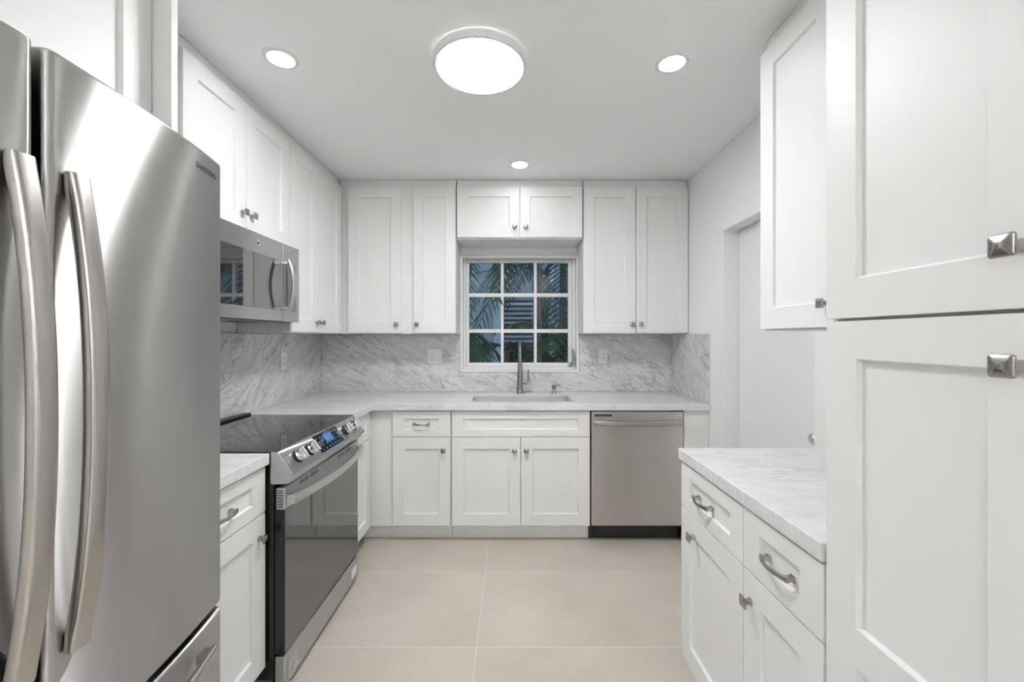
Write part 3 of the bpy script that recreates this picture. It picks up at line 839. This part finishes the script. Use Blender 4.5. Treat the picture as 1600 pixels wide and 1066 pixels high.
for r_ in range(4):
    for c_ in range(7):
        if r_ < 2 and 2 <= c_ <= 4: continue
        x = 0.276 + c_ * 0.0315 + (0.004 if r_ % 2 else 0); s = 0.22 + r_ * 0.19
        quad_on(b, x, x + random.uniform(0.006, 0.014), s, s + 0.045, 0.0014)
b.build('display_icons', M['display_mark'], dp)
b = MB()
for i, x in enumerate((0.352, 0.366, 0.388, 0.402)):
    quad_on(b, x, x + 0.009, 0.26, 0.50, 0.0016)
b.build('display_digits', M['display_mark'], dp)

# oven door
od = MB().box(0.004, RW - 0.004, 0.0005, 0.038, 0.150, 0.782).build('oven_door', M['black'], rg, bevel=0.004)
b = MB(); b.box(0.0035, RW - 0.0035, -0.0035, 0.030, 0.7015, 0.7835)
tp = b.build('door_top_trim', M['range_steel'], od, bevel=0.002)
b = MB()
for i in range(8):
    z = 0.709 + i * 0.0088
    b.prism([(0.004, z), (0.026, z + 0.001), (0.026, z + 0.005), (0.004, z + 0.004)], 'x', 0.0028, 0.0033)
b.build('side_vent', M['slot'], tp)
for x0 in (0.11, 0.20, 0.48, 0.57):
    for z in (0.760, 0.769):
        MB().box(x0, x0 + 0.075, -0.0040, -0.0036, z, z + 0.004).build('vent_slot', M['slot'], tp)
MB().box(0.006, RW - 0.006, -0.0035, 0.0002, 0.156, 0.7005).build('oven_window', M['oven_glass'], od, bevel=0.0012)
b = MB(); rings = []
for i in range(29):
    t = -1 + 2 * i / 28
    X = RW / 2 + t * 0.370; Y = -0.030 - 0.034 * (1 - t * t); Z = 0.738 - 0.004 * (1 - t * t)
    rings.append([(X, Y + 0.008, Z - 0.018), (X, Y + 0.010, Z + 0.018), (X, Y - 0.002, Z + 0.020), (X, Y - 0.008, Z + 0.009), (X, Y - 0.007, Z - 0.013), (X, Y - 0.002, Z - 0.020)])
b.loft(rings)
for s in (-1, 1):
    X = RW / 2 + s * 0.355
    b.box(X - 0.014, X + 0.014, -0.030, -0.0038, 0.722, 0.754)
b.build('door_handle', M['steel_plain'], od, bevel=0.002)
# storage drawer, wrap film scraps, feet
sd = MB().box(0.004, RW - 0.004, -0.0015, 0.036, 0.026, 0.143).build('storage_drawer', M['range_steel'], rg, bevel=0.003)
film = mat('crinkled_clear_film', (0.75, 0.75, 0.75), 0.15)
film.node_tree.nodes['Principled BSDF'].inputs['Alpha'].default_value = 0.35
random.seed(5)
def filmpatch(x0, x1, z0, z1, amp, n=12):
    b = MB()
    V = [[b.bm.verts.new((x0 + (x1 - x0) * (i / n) + random.uniform(-.002, .002), -0.0045 - random.random() * amp, z0 + (z1 - z0) * (j / n) + random.uniform(-.001, .001))) for j in range(n + 1)] for i in range(n + 1)]
    for i in range(n):
        for j in range(n):
            b.bm.faces.new((V[i][j], V[i+1][j], V[i+1][j+1], V[i][j+1]))
    return b.build('protective_film', film, sd)
filmpatch(0.02, 0.085, 0.035, 0.125, 0.006, 4)
MB().box(0.664, 0.735, -0.0028, -0.0018, 0.050, 0.105).build('paper_sticker', M['plastic'], sd)
for x in (0.05, RW - 0.05):
    for y in (0.06, 0.58):
        MB().lathe([(0.016, 0.0005), (0.016, 0.010), (0.008, 0.012), (0.008, 0.054)], (x, y, 0), n=16).build('foot', M['black_matte'], rg)

# ------------------------------------------------------------------ microwave
mw = empty('microwave_oven', 'stainless over-the-range microwave mounted under the left cabinets', 'microwave', (-1.190, 1.5835, 0), LEFT)
MB().box(0.002, 0.758, 0.030, 0.350, 1.436, 1.843).build('microwave_body', M['black_matte'], mw, bevel=0.002)
md = MB().box(0.0, 0.593, 0.0, 0.029, 1.438, 1.843).build('microwave_door', M['range_steel'], mw, bevel=0.0025)
MB().box(0.035, 0.590, -0.0012, 0.0005, 1.494, 1.749).build('door_window', M['micro_glass'], md, bevel=0.0004)
cpn = MB().box(0.597, 0.760, 0.0, 0.029, 1.438, 1.843).build('side_panel', M['range_steel'], mw, bevel=0.0025)
keypad = MB().box(0.600, 0.724, -0.0012, 0.0005, 1.494, 1.749).build('keypad', M['micro_glass'], cpn, bevel=0.0004)
b = MB()
for r_ in range(9):
    for c_ in range(3):
        x = 0.672 + c_ * 0.015; z = 1.515 + r_ * 0.021
        b.box(x, x + 0.008, -0.0017, -0.0013, z, z + 0.004)
kpm = mat('keypad_print', (0.22, 0.22, 0.22), 0.4)
b.build('key_legends', kpm, keypad)
MB().box(0.668, 0.714, -0.0017, -0.0013, 1.718, 1.738).build('clock_display', kpm, keypad)
b = MB(); rings = []
for i in range(25):
    t = -1 + 2 * i / 24
    Z = 1.622 + t * 0.134; Y = -0.040 - 0.026 * (1 - t * t)
    X = 0.580
    rings.append([(X - 0.013, Y + 0.008, Z), (X + 0.013, Y + 0.008, Z), (X + 0.014, Y - 0.002, Z), (X + 0.006, Y - 0.008, Z), (X - 0.006, Y - 0.008, Z), (X - 0.014, Y - 0.002, Z)])
b.loft(rings)
for z in (1.502, 1.742): b.box(0.569, 0.591, -0.036, -0.0015, z - 0.011, z + 0.011)
b.build('door_handle', M['steel_plain'], md, bevel=0.002)
# round badge with a curled monogram
bx, bz = 0.382, 1.797
b = MB(); b.lathe([(0.0135, 0.0002), (0.0135, 0.002), (0.012, 0.0028), (0.0105, 0.0022), (0.0, 0.0022)], (bx, 0, bz), (0, -1, 0), n=32)
bd = b.build('round_badge', M['chrome'], md, smooth=True)
b = MB()
pts = []
for i in range(22):
    a = 2.6 + i * 0.33; r = 0.0075 - 0.00018 * i
    pts.append((bx - 0.0006 + r * 0.85 * math.cos(a), -0.0030, bz + r * math.sin(a)))
b.tube(pts, 0.0007, 6)
b.tube([(bx + 0.001, -0.003, bz + 0.004), (bx - 0.002, -0.003, bz), (bx + 0.001, -0.003, bz - 0.004), (bx + 0.005, -0.003, bz - 0.001), (bx + 0.001, -0.003, bz + 0.0005)], 0.0007, 6)
b.build('badge_monogram', M['slot'], bd)
b = MB()
for i in range(12): b.box(0.06 + i * 0.052, 0.10 + i * 0.052, 0.06, 0.14, 1.4335, 1.4358)
b.build('grease_filter', M['lever'], mw)
MB().box(0.30, 0.46, 0.20, 0.28, 1.4335, 1.4358).build('cooktop_lamp_lens', M['plastic'], mw)

# ------------------------------------------------------------------ refrigerator (local x along +Y, local y into the wall)
RY0, RY1 = 0.192, 1.022
fr = empty('refrigerator', 'large stainless french-door refrigerator, nearest on the left', 'refrigerator', (-0.708, RY0, 0), LEFT)
FW = RY1 - RY0
MB().box(0.003, FW - 0.003, 0.078, 0.79, 0.03, 1.755).build('cabinet_body', M['fridge_side'], fr, bevel=0.004)
def bulge(x):
    t = (x - FW / 2) / (FW / 2)
    return -0.039 * (1 - t * t)
def curved_door(name, x0, x1, z0, z1, r=0.012, back=0.068, n=28, parent=fr, zr=0.008):
    b = MB()
    def ring(z, inset):
        pts = []
        for i in range(6):
            a = PI / 2 * i / 5
            pts.append((x0 + inset + r - r * math.cos(a), bulge(x0 + r) + inset + r - r * math.sin(a), z))
        for i in range(1, n):
            x = x0 + r + (x1 - x0 - 2 * r) * i / n
            pts.append((x, bulge(x) + inset, z))
        for i in range(6):
            a = PI / 2 * i / 5
            pts.append((x1 - inset - r + r * math.sin(a), bulge(x1 - r) + inset + r - r * math.cos(a), z))
        pts.append((x1 - inset, back, z)); pts.append((x0 + inset, back, z))
        return pts
    rings = []
    for i in range(5):
        a = PI / 2 * i / 4
        rings.append(ring(z0 + zr - zr * math.cos(a) * 1.0 if i else z0, zr * (1 - math.sin(a)) * 0.6))
    nz = 8
    for i in range(1, nz): rings.append(ring(z0 + zr + (z1 - z0 - 2 * zr) * i / nz, 0))
    for i in range(5):
        a = PI / 2 * (4 - i) / 4
        rings.append(ring(z1 - zr + zr * math.cos(a), zr * (1 - math.sin(a)) * 0.6))
    b.loft(rings)
    return b.build(name, M['fridge_steel'], parent, smooth=True)
GX = 0.595 - RY0
lx0, lx1 = 0.0, GX - 0.005
rx0, rx1 = GX + 0.007, FW
dL = curved_door('fridge_door', lx0, lx1, 0.716, 1.775)
dR = curved_door('fridge_door', rx0, rx1, 0.716, 1.775)
dF = curved_door('freezer_drawer', 0.0, FW, 0.06, 0.702, n=50)
MB().box(lx1 + 0.0005, rx0 - 0.0005, 0.030, 0.067, 0.72, 1.77).build('door_gasket', M['black_matte'], fr)
def vhandle(parent, xc, z0, z1, hw=0.015):
    b = MB(); rings = []
    n = 60
    yb = bulge(xc)
    for i in range(n + 1):
        t = -1 + 2 * i / n
        bow = 1 - abs(t) ** 2.2
        Yo = yb - 0.018 - 0.032 * bow               # outer face
        e = max(0.0, (abs(t) - 0.86) / 0.14)
        e = e * e * (3 - 2 * e)
        Yi = (Yo + 0.021) * (1 - e) + (yb - 0.0008) * e   # inner face runs into the door at both ends
        c0 = (Yo + Yi) / 2; th = (Yi - Yo)
        Z = (z0 + z1) / 2 + t * (z1 - z0) / 2
        ring = []
        for q in range(20):
            a = 2 * PI * q / 20
            cx_, sy_ = math.cos(a), math.sin(a)
            ex = math.copysign(abs(cx_) ** 0.5, cx_); ey = math.copysign(abs(sy_) ** 0.6, sy_)
            ring.append((xc + hw * ex, c0 + th / 2 * ey, Z))
        rings.append(ring)
    b.loft(rings)
    return b.build('door_handle', M['handle_steel'], parent, bevel=0.0015, ang=60)
vhandle(dL, 0.562 - RY0, 0.885, 1.602)
vhandle(dR, 0.636 - RY0, 0.885, 1.602)
b = MB()
rings = []
n = 40
for i in range(n + 1):
    t = -1 + 2 * i / n
    X = FW / 2 + t * 0.345
    Y = bulge(X) - 0.022 - 0.014 * (1 - t * t)
    rings.append([(X, Y + 0.011 * math.cos(2*PI*q/16), 0.645 + 0.014 * math.sin(2*PI*q/16)) for q in range(16)])
b.loft(rings)
for s in (-1, 1):
    X = FW / 2 + s * 0.325
    b.box(X - 0.016, X + 0.016, bulge(X) - 0.024, bulge(X) - 0.0008, 0.636, 0.654)
b.build('drawer_handle', M['handle_steel'], dF, smooth=True)
for x in (0.06, FW - 0.06):
    for y in (0.12, 0.72):
        MB().lathe([(0.02, 0.0005), (0.02, 0.03)], (x, y, 0), n=16).build('foot', M['black_matte'], fr)
# raised lettering on the right door
def text_mesh(txt, size, ext):
    cu = bpy.data.curves.new('t', 'FONT'); cu.body = txt; cu.size = size; cu.extrude = ext
    cu.space_character = 1.12
    to = bpy.data.objects.new('t', cu); C.objects.link(to)
    bpy.context.view_layer.update()
    dg = bpy.context.evaluated_depsgraph_get()
    me = bpy.data.meshes.new_from_object(to.evaluated_get(dg))
    bpy.data.objects.remove(to)
    return me
tm = text_mesh('SAMSUNG', 0.0185, 0.0009)
xs_ = [v.co.x for v in tm.vertices]; x_lo, x_hi = min(xs_), max(xs_)
tx0, tx1 = 0.918 - RY0, 0.994 - RY0
for v in tm.vertices:
    X = tx0 + (v.co.x - x_lo) / (x_hi - x_lo) * (tx1 - tx0)
    v.co = Vector((X, bulge(X) - 0.0002 - v.co.z, 1.728 + v.co.y))
tm.materials.append(M['letter'])
to = bpy.data.objects.new('door_lettering', tm); C.objects.link(to); to.parent = dR

# ------------------------------------------------------------------ ceiling lamps
def recessed(label, x, y):
    root = empty('recessed_light', label, 'ceiling light', (x, y, CEIL), 0, 'recessed ceiling downlights')
    MB().lathe([(0.050, -0.0035), (0.052, -0.0065), (0.060, -0.0065), (0.069, -0.0035), (0.070, -0.0005), (0.050, -0.0005)], n=48, cap=False).build('trim_ring', M['plastic'], root, smooth=True)
    MB().lathe([(0.0495, -0.0008), (0.0495, -0.0040), (0.0, -0.0042)], n=48).build('diffuser', M['can_light'], root)
recessed('small recessed downlight above the microwave side of the ceiling', -0.956, 1.735)
recessed('small recessed downlight near the right wall cabinet', 0.673, 1.763)
recessed('small recessed downlight in front of the cabinet over the window', 0.051, 2.800)
recessed('unseen fill downlight added behind the camera on the refrigerator side', -0.80, -0.95)  # these last cans are unseen, added to brighten the room
recessed('unseen fill downlight added behind the camera on the pantry side', 0.60, -0.95)
recessed('unseen fill downlight added behind the camera, farthest from the window', 0.0, -2.2)
fl = empty('flush_ceiling_lamp', 'large round white flush ceiling lamp', 'ceiling light', (-0.134, 1.755, CEIL))
MB().lathe([(0.190, -0.0005), (0.196, -0.004), (0.196, -0.026), (0.193, -0.031), (0.181, -0.032), (0.1795, -0.029), (0.1795, -0.0005)], n=96, cap=False).build('rim', M['plastic'], fl, smooth=True)
MB().lathe([(0.179, -0.002), (0.179, -0.0285), (0.170, -0.0300), (0.0, -0.0310)], n=96).build('diffuser', M['disc_light'], fl, smooth=True)

# two unseen uplighters added behind the camera to fill the room with light
M['fill_glow'] = emis('fill_uplighter_glow', (0.975, 0.985, 1.0), FILL_UP)
def uplighter(label, x, y):
    root = empty('fill_uplighter', label, 'lamp', (x, y, 0), 0, 'added fill uplighters')
    MB().lathe([(0.14, 0.001), (0.14, 0.018), (0.02, 0.03), (0.012, 0.04)], n=40).build('base', M['nickel'], root, smooth=True)
    MB().lathe([(0.012, 0.0405), (0.012, 1.76)], n=20).build('pole', M['nickel'], root, smooth=True)
    MB().lathe([(0.03, 1.761), (0.10, 1.79), (0.155, 1.85), (0.150, 1.85), (0.095, 1.796), (0.028, 1.768)], n=48, cap=False).build('lamp_shade', M['plastic'], root, smooth=True)
    MB().lathe([(0.11, 1.822), (0.11, 1.826)], n=40).build('bulb', M['fill_glow'], root)
uplighter('unseen white bowl uplighter added as fill behind the camera on the refrigerator side', -1.15, -2.1)
uplighter('unseen white bowl uplighter added as fill behind the camera on the pantry side', 0.90, -2.1)

# ------------------------------------------------------------------ outside
YN = 6.2
g = MB().box(-6, 6, YB + 0.16, 12, -0.25, -0.15).build('ground_outside', M['soil'])
struct(g)
nb = empty('neighbouring_house', 'blue-grey stucco house wall seen through the window', 'house', (0, YN, -0.15))
K2 = YN / F
MB().box(-3.5, -0.19, 0.0, 0.2, 0.002, 4.6).build('stucco_wall', M['stucco'], nb)
MB().box(-0.19, 3.2, 0.12, 0.3, 0.002, 4.6).build('recessed_wall', M['stucco'], nb)
MB().box(-0.27, -0.15, -0.03, -0.001, 0.002, 2.05).build('corner_board', M['stucco_trim'], nb)
lv = MB().box(-0.145, 0.62, 0.06, 0.115, 0.50, 2.06).build('louvered_window', M['dark_opening'], nb)
b = MB()
for i in range(22):
    z = 0.53 + i * 0.069
    b.prism([(0.010, z), (0.016, z + 0.004), (0.058, z + 0.040), (0.052, z + 0.036)], 'x', -0.12, 0.36)
b.build('louver_slats', M['louver'], lv)
b = MB()
for x in (0.55, 0.95): b.box(x, x + 0.07, 0.02, 0.10, 0.002, 4.4)
b.build('downpipe', M['stucco_trim'], nb)
cb = MB().tube([(-1.2, YN - 0.05, 2.35), (-0.7, YN - 0.05, 2.50), (-0.2, YN - 0.05, 2.62)], 0.008, 6).build('overhead_cable', M['wire'])
tag(cb, 'upper dark cable sloping across the neighbouring wall', 'cable')
cb = MB().tube([(-1.2, YN - 0.05, 2.15), (-0.7, YN - 0.05, 2.26), (-0.2, YN - 0.05, 2.36)], 0.006, 6).build('overhead_cable', M['wire'])
tag(cb, 'lower dark cable sloping across the neighbouring wall', 'cable')

def frond(parent, base, direction, length, droop, lm, nleaf=34, leaf=0.32, wd=0.013, up=0.5):
    """one feather leaf: an arched midrib with two rows of thin leaflets"""
    b = MB()
    d = Vector(direction).normalized()
    pts = []
    for i in range(15):
        t = i / 14
        p = Vector(base) + d * (length * t) + Vector((0, 0, up * length * t - droop * length * t * t))
        pts.append(p)
    b.tube(pts, [0.011 * (1 - 0.8 * i / 14) for i in range(15)], 5)
    side = d.cross(Vector((0, 0, 1))).normalized()
    for i in range(nleaf):
        t = 0.12 + 0.86 * i / nleaf
        f = t * 14; k0 = min(int(f), 13); p = pts[k0].lerp(pts[k0 + 1], f - k0)
        tg = (pts[k0 + 1] - pts[k0]).normalized()
        L = leaf * math.sin(PI * min(1, 0.15 + t * 0.85)) ** 0.6 * random.uniform(0.85, 1.1)
        for s in (-1, 1):
            dr = (side * s * 0.85 + tg * 0.6 + Vector((0, 0, random.uniform(-0.25, 0.05)))).normalized()
            wv = tg.cross(dr).cross(dr).normalized() * wd
            mid = p + dr * L * 0.5 + Vector((0, 0, -0.02 * L)); tip = p + dr * L + Vector((0, 0, -0.22 * L))
            v = [b.bm.verts.new(q) for q in (p - wv * 0.5, mid - wv, tip, mid + wv, p + wv * 0.5)]
            b.bm.faces.new(v)
    return b.build('frond', lm, parent)

def palm(label, x, y, h, r, lm, fronds, lean=(0, 0), name='palm_tree'):
    root = empty(name, label, 'palm', (x, y, -0.15))
    n = 16; pts = []; rad = []
    for i in range(n + 1):
        t = i / n
        pts.append((lean[0] * t * t, lean[1] * t * t, 0.001 + h * t)); rad.append(r * (1.15 - 0.3 * t) * (1.0 + (0.07 if i % 2 else 0)))
    MB().tube(pts, rad, 14).build('trunk', M['trunk'], root, smooth=True)
    top = Vector((lean[0], lean[1], h))
    for (az, ln, dr, up, lf) in fronds:
        a = math.radians(az)
        frond(root, top, (math.cos(a), math.sin(a), 0), ln, dr, lm, leaf=lf, up=up)
    return root
random.seed(11)
palm('brown palm trunk with arching fronds behind the right panes', 0.27, 4.55, 2.9, 0.045, M['leaf'],
     [(20, 1.3, 1.3, 0.35, 0.34), (150, 1.5, 1.25, 0.5, 0.36), (200, 1.4, 1.3, 0.35, 0.34), (250, 1.2, 1.4, 0.4, 0.30), (300, 1.2, 1.3, 0.4, 0.3), (340, 1.3, 1.4, 0.5, 0.3)])
palm('thin blue-green palm behind the top right pane', 0.66, 5.3, 2.7, 0.06, M['leaf_dark'],
     [(0, 1.4, 1.5, 0.4, 0.4), (170, 1.5, 1.4, 0.5, 0.4), (215, 1.5, 1.5, 0.4, 0.4), (260, 1.2, 1.6, 0.3, 0.36), (130, 1.2, 1.3, 0.6, 0.3)])
palm('slim palm trunk behind the middle panes', -0.06, 5.0, 1.35, 0.035, M['leaf_dark'],
     [(20, 0.8, 1.2, 0.7, 0.24), (80, 0.7, 1.2, 0.8, 0.24), (160, 0.8, 1.1, 0.7, 0.24), (220, 0.7, 1.4, 0.8, 0.22), (300, 0.8, 1.3, 0.8, 0.24)])
palm('tall palm with drooping fronds behind the top left panes', -0.62, 5.2, 2.95, 0.05, M['leaf'],
     [(0, 1.3, 1.4, 0.25, 0.34), (330, 1.2, 1.6, 0.3, 0.34), (270, 1.1, 1.9, 0.4, 0.3), (180, 1.2, 1.5, 0.3, 0.34), (30, 1.4, 1.2, 0.2, 0.3)], lean=(0.12, 0))
palm('leaning palm stem crossing the lower left panes', -0.75, 4.5, 1.55, 0.022, M['leaf'],
     [(0, 0.8, 1.5, 0.5, 0.3), (320, 0.7, 1.6, 0.5, 0.28), (200, 0.8, 1.4, 0.5, 0.3), (90, 0.7, 1.3, 0.6, 0.3)], lean=(0.1, 0))
def bush(label, x, y, h, lm, n, ln, lf):
    root = empty('palm_bush', label, 'palm', (x, y, -0.15))
    MB().lathe([(0.06, 0.001), (0.08, 0.08), (0.05, h)], n=12).build('stem', M['trunk'], root)
    for i in range(n):
        a = 2 * PI * i / n + random.uniform(-0.3, 0.3)
        frond(root, (0, 0, h * 0.95), (math.cos(a), math.sin(a), 0), ln * random.uniform(0.8, 1.15), 1.1, lm, nleaf=26, leaf=lf, up=random.uniform(0.8, 1.5))
bush('low green palm clump in front of the corner board', -0.32, 4.9, 0.85, M['leaf'], 9, 0.55, 0.20)
bush('dense dark palm clump behind the lower right pane', 0.52, 4.6, 0.80, M['leaf_dark'], 12, 0.85, 0.26)
bush('tall bushy palm clump at the right window edge', 0.80, 4.9, 1.25, M['leaf'], 12, 0.95, 0.28)
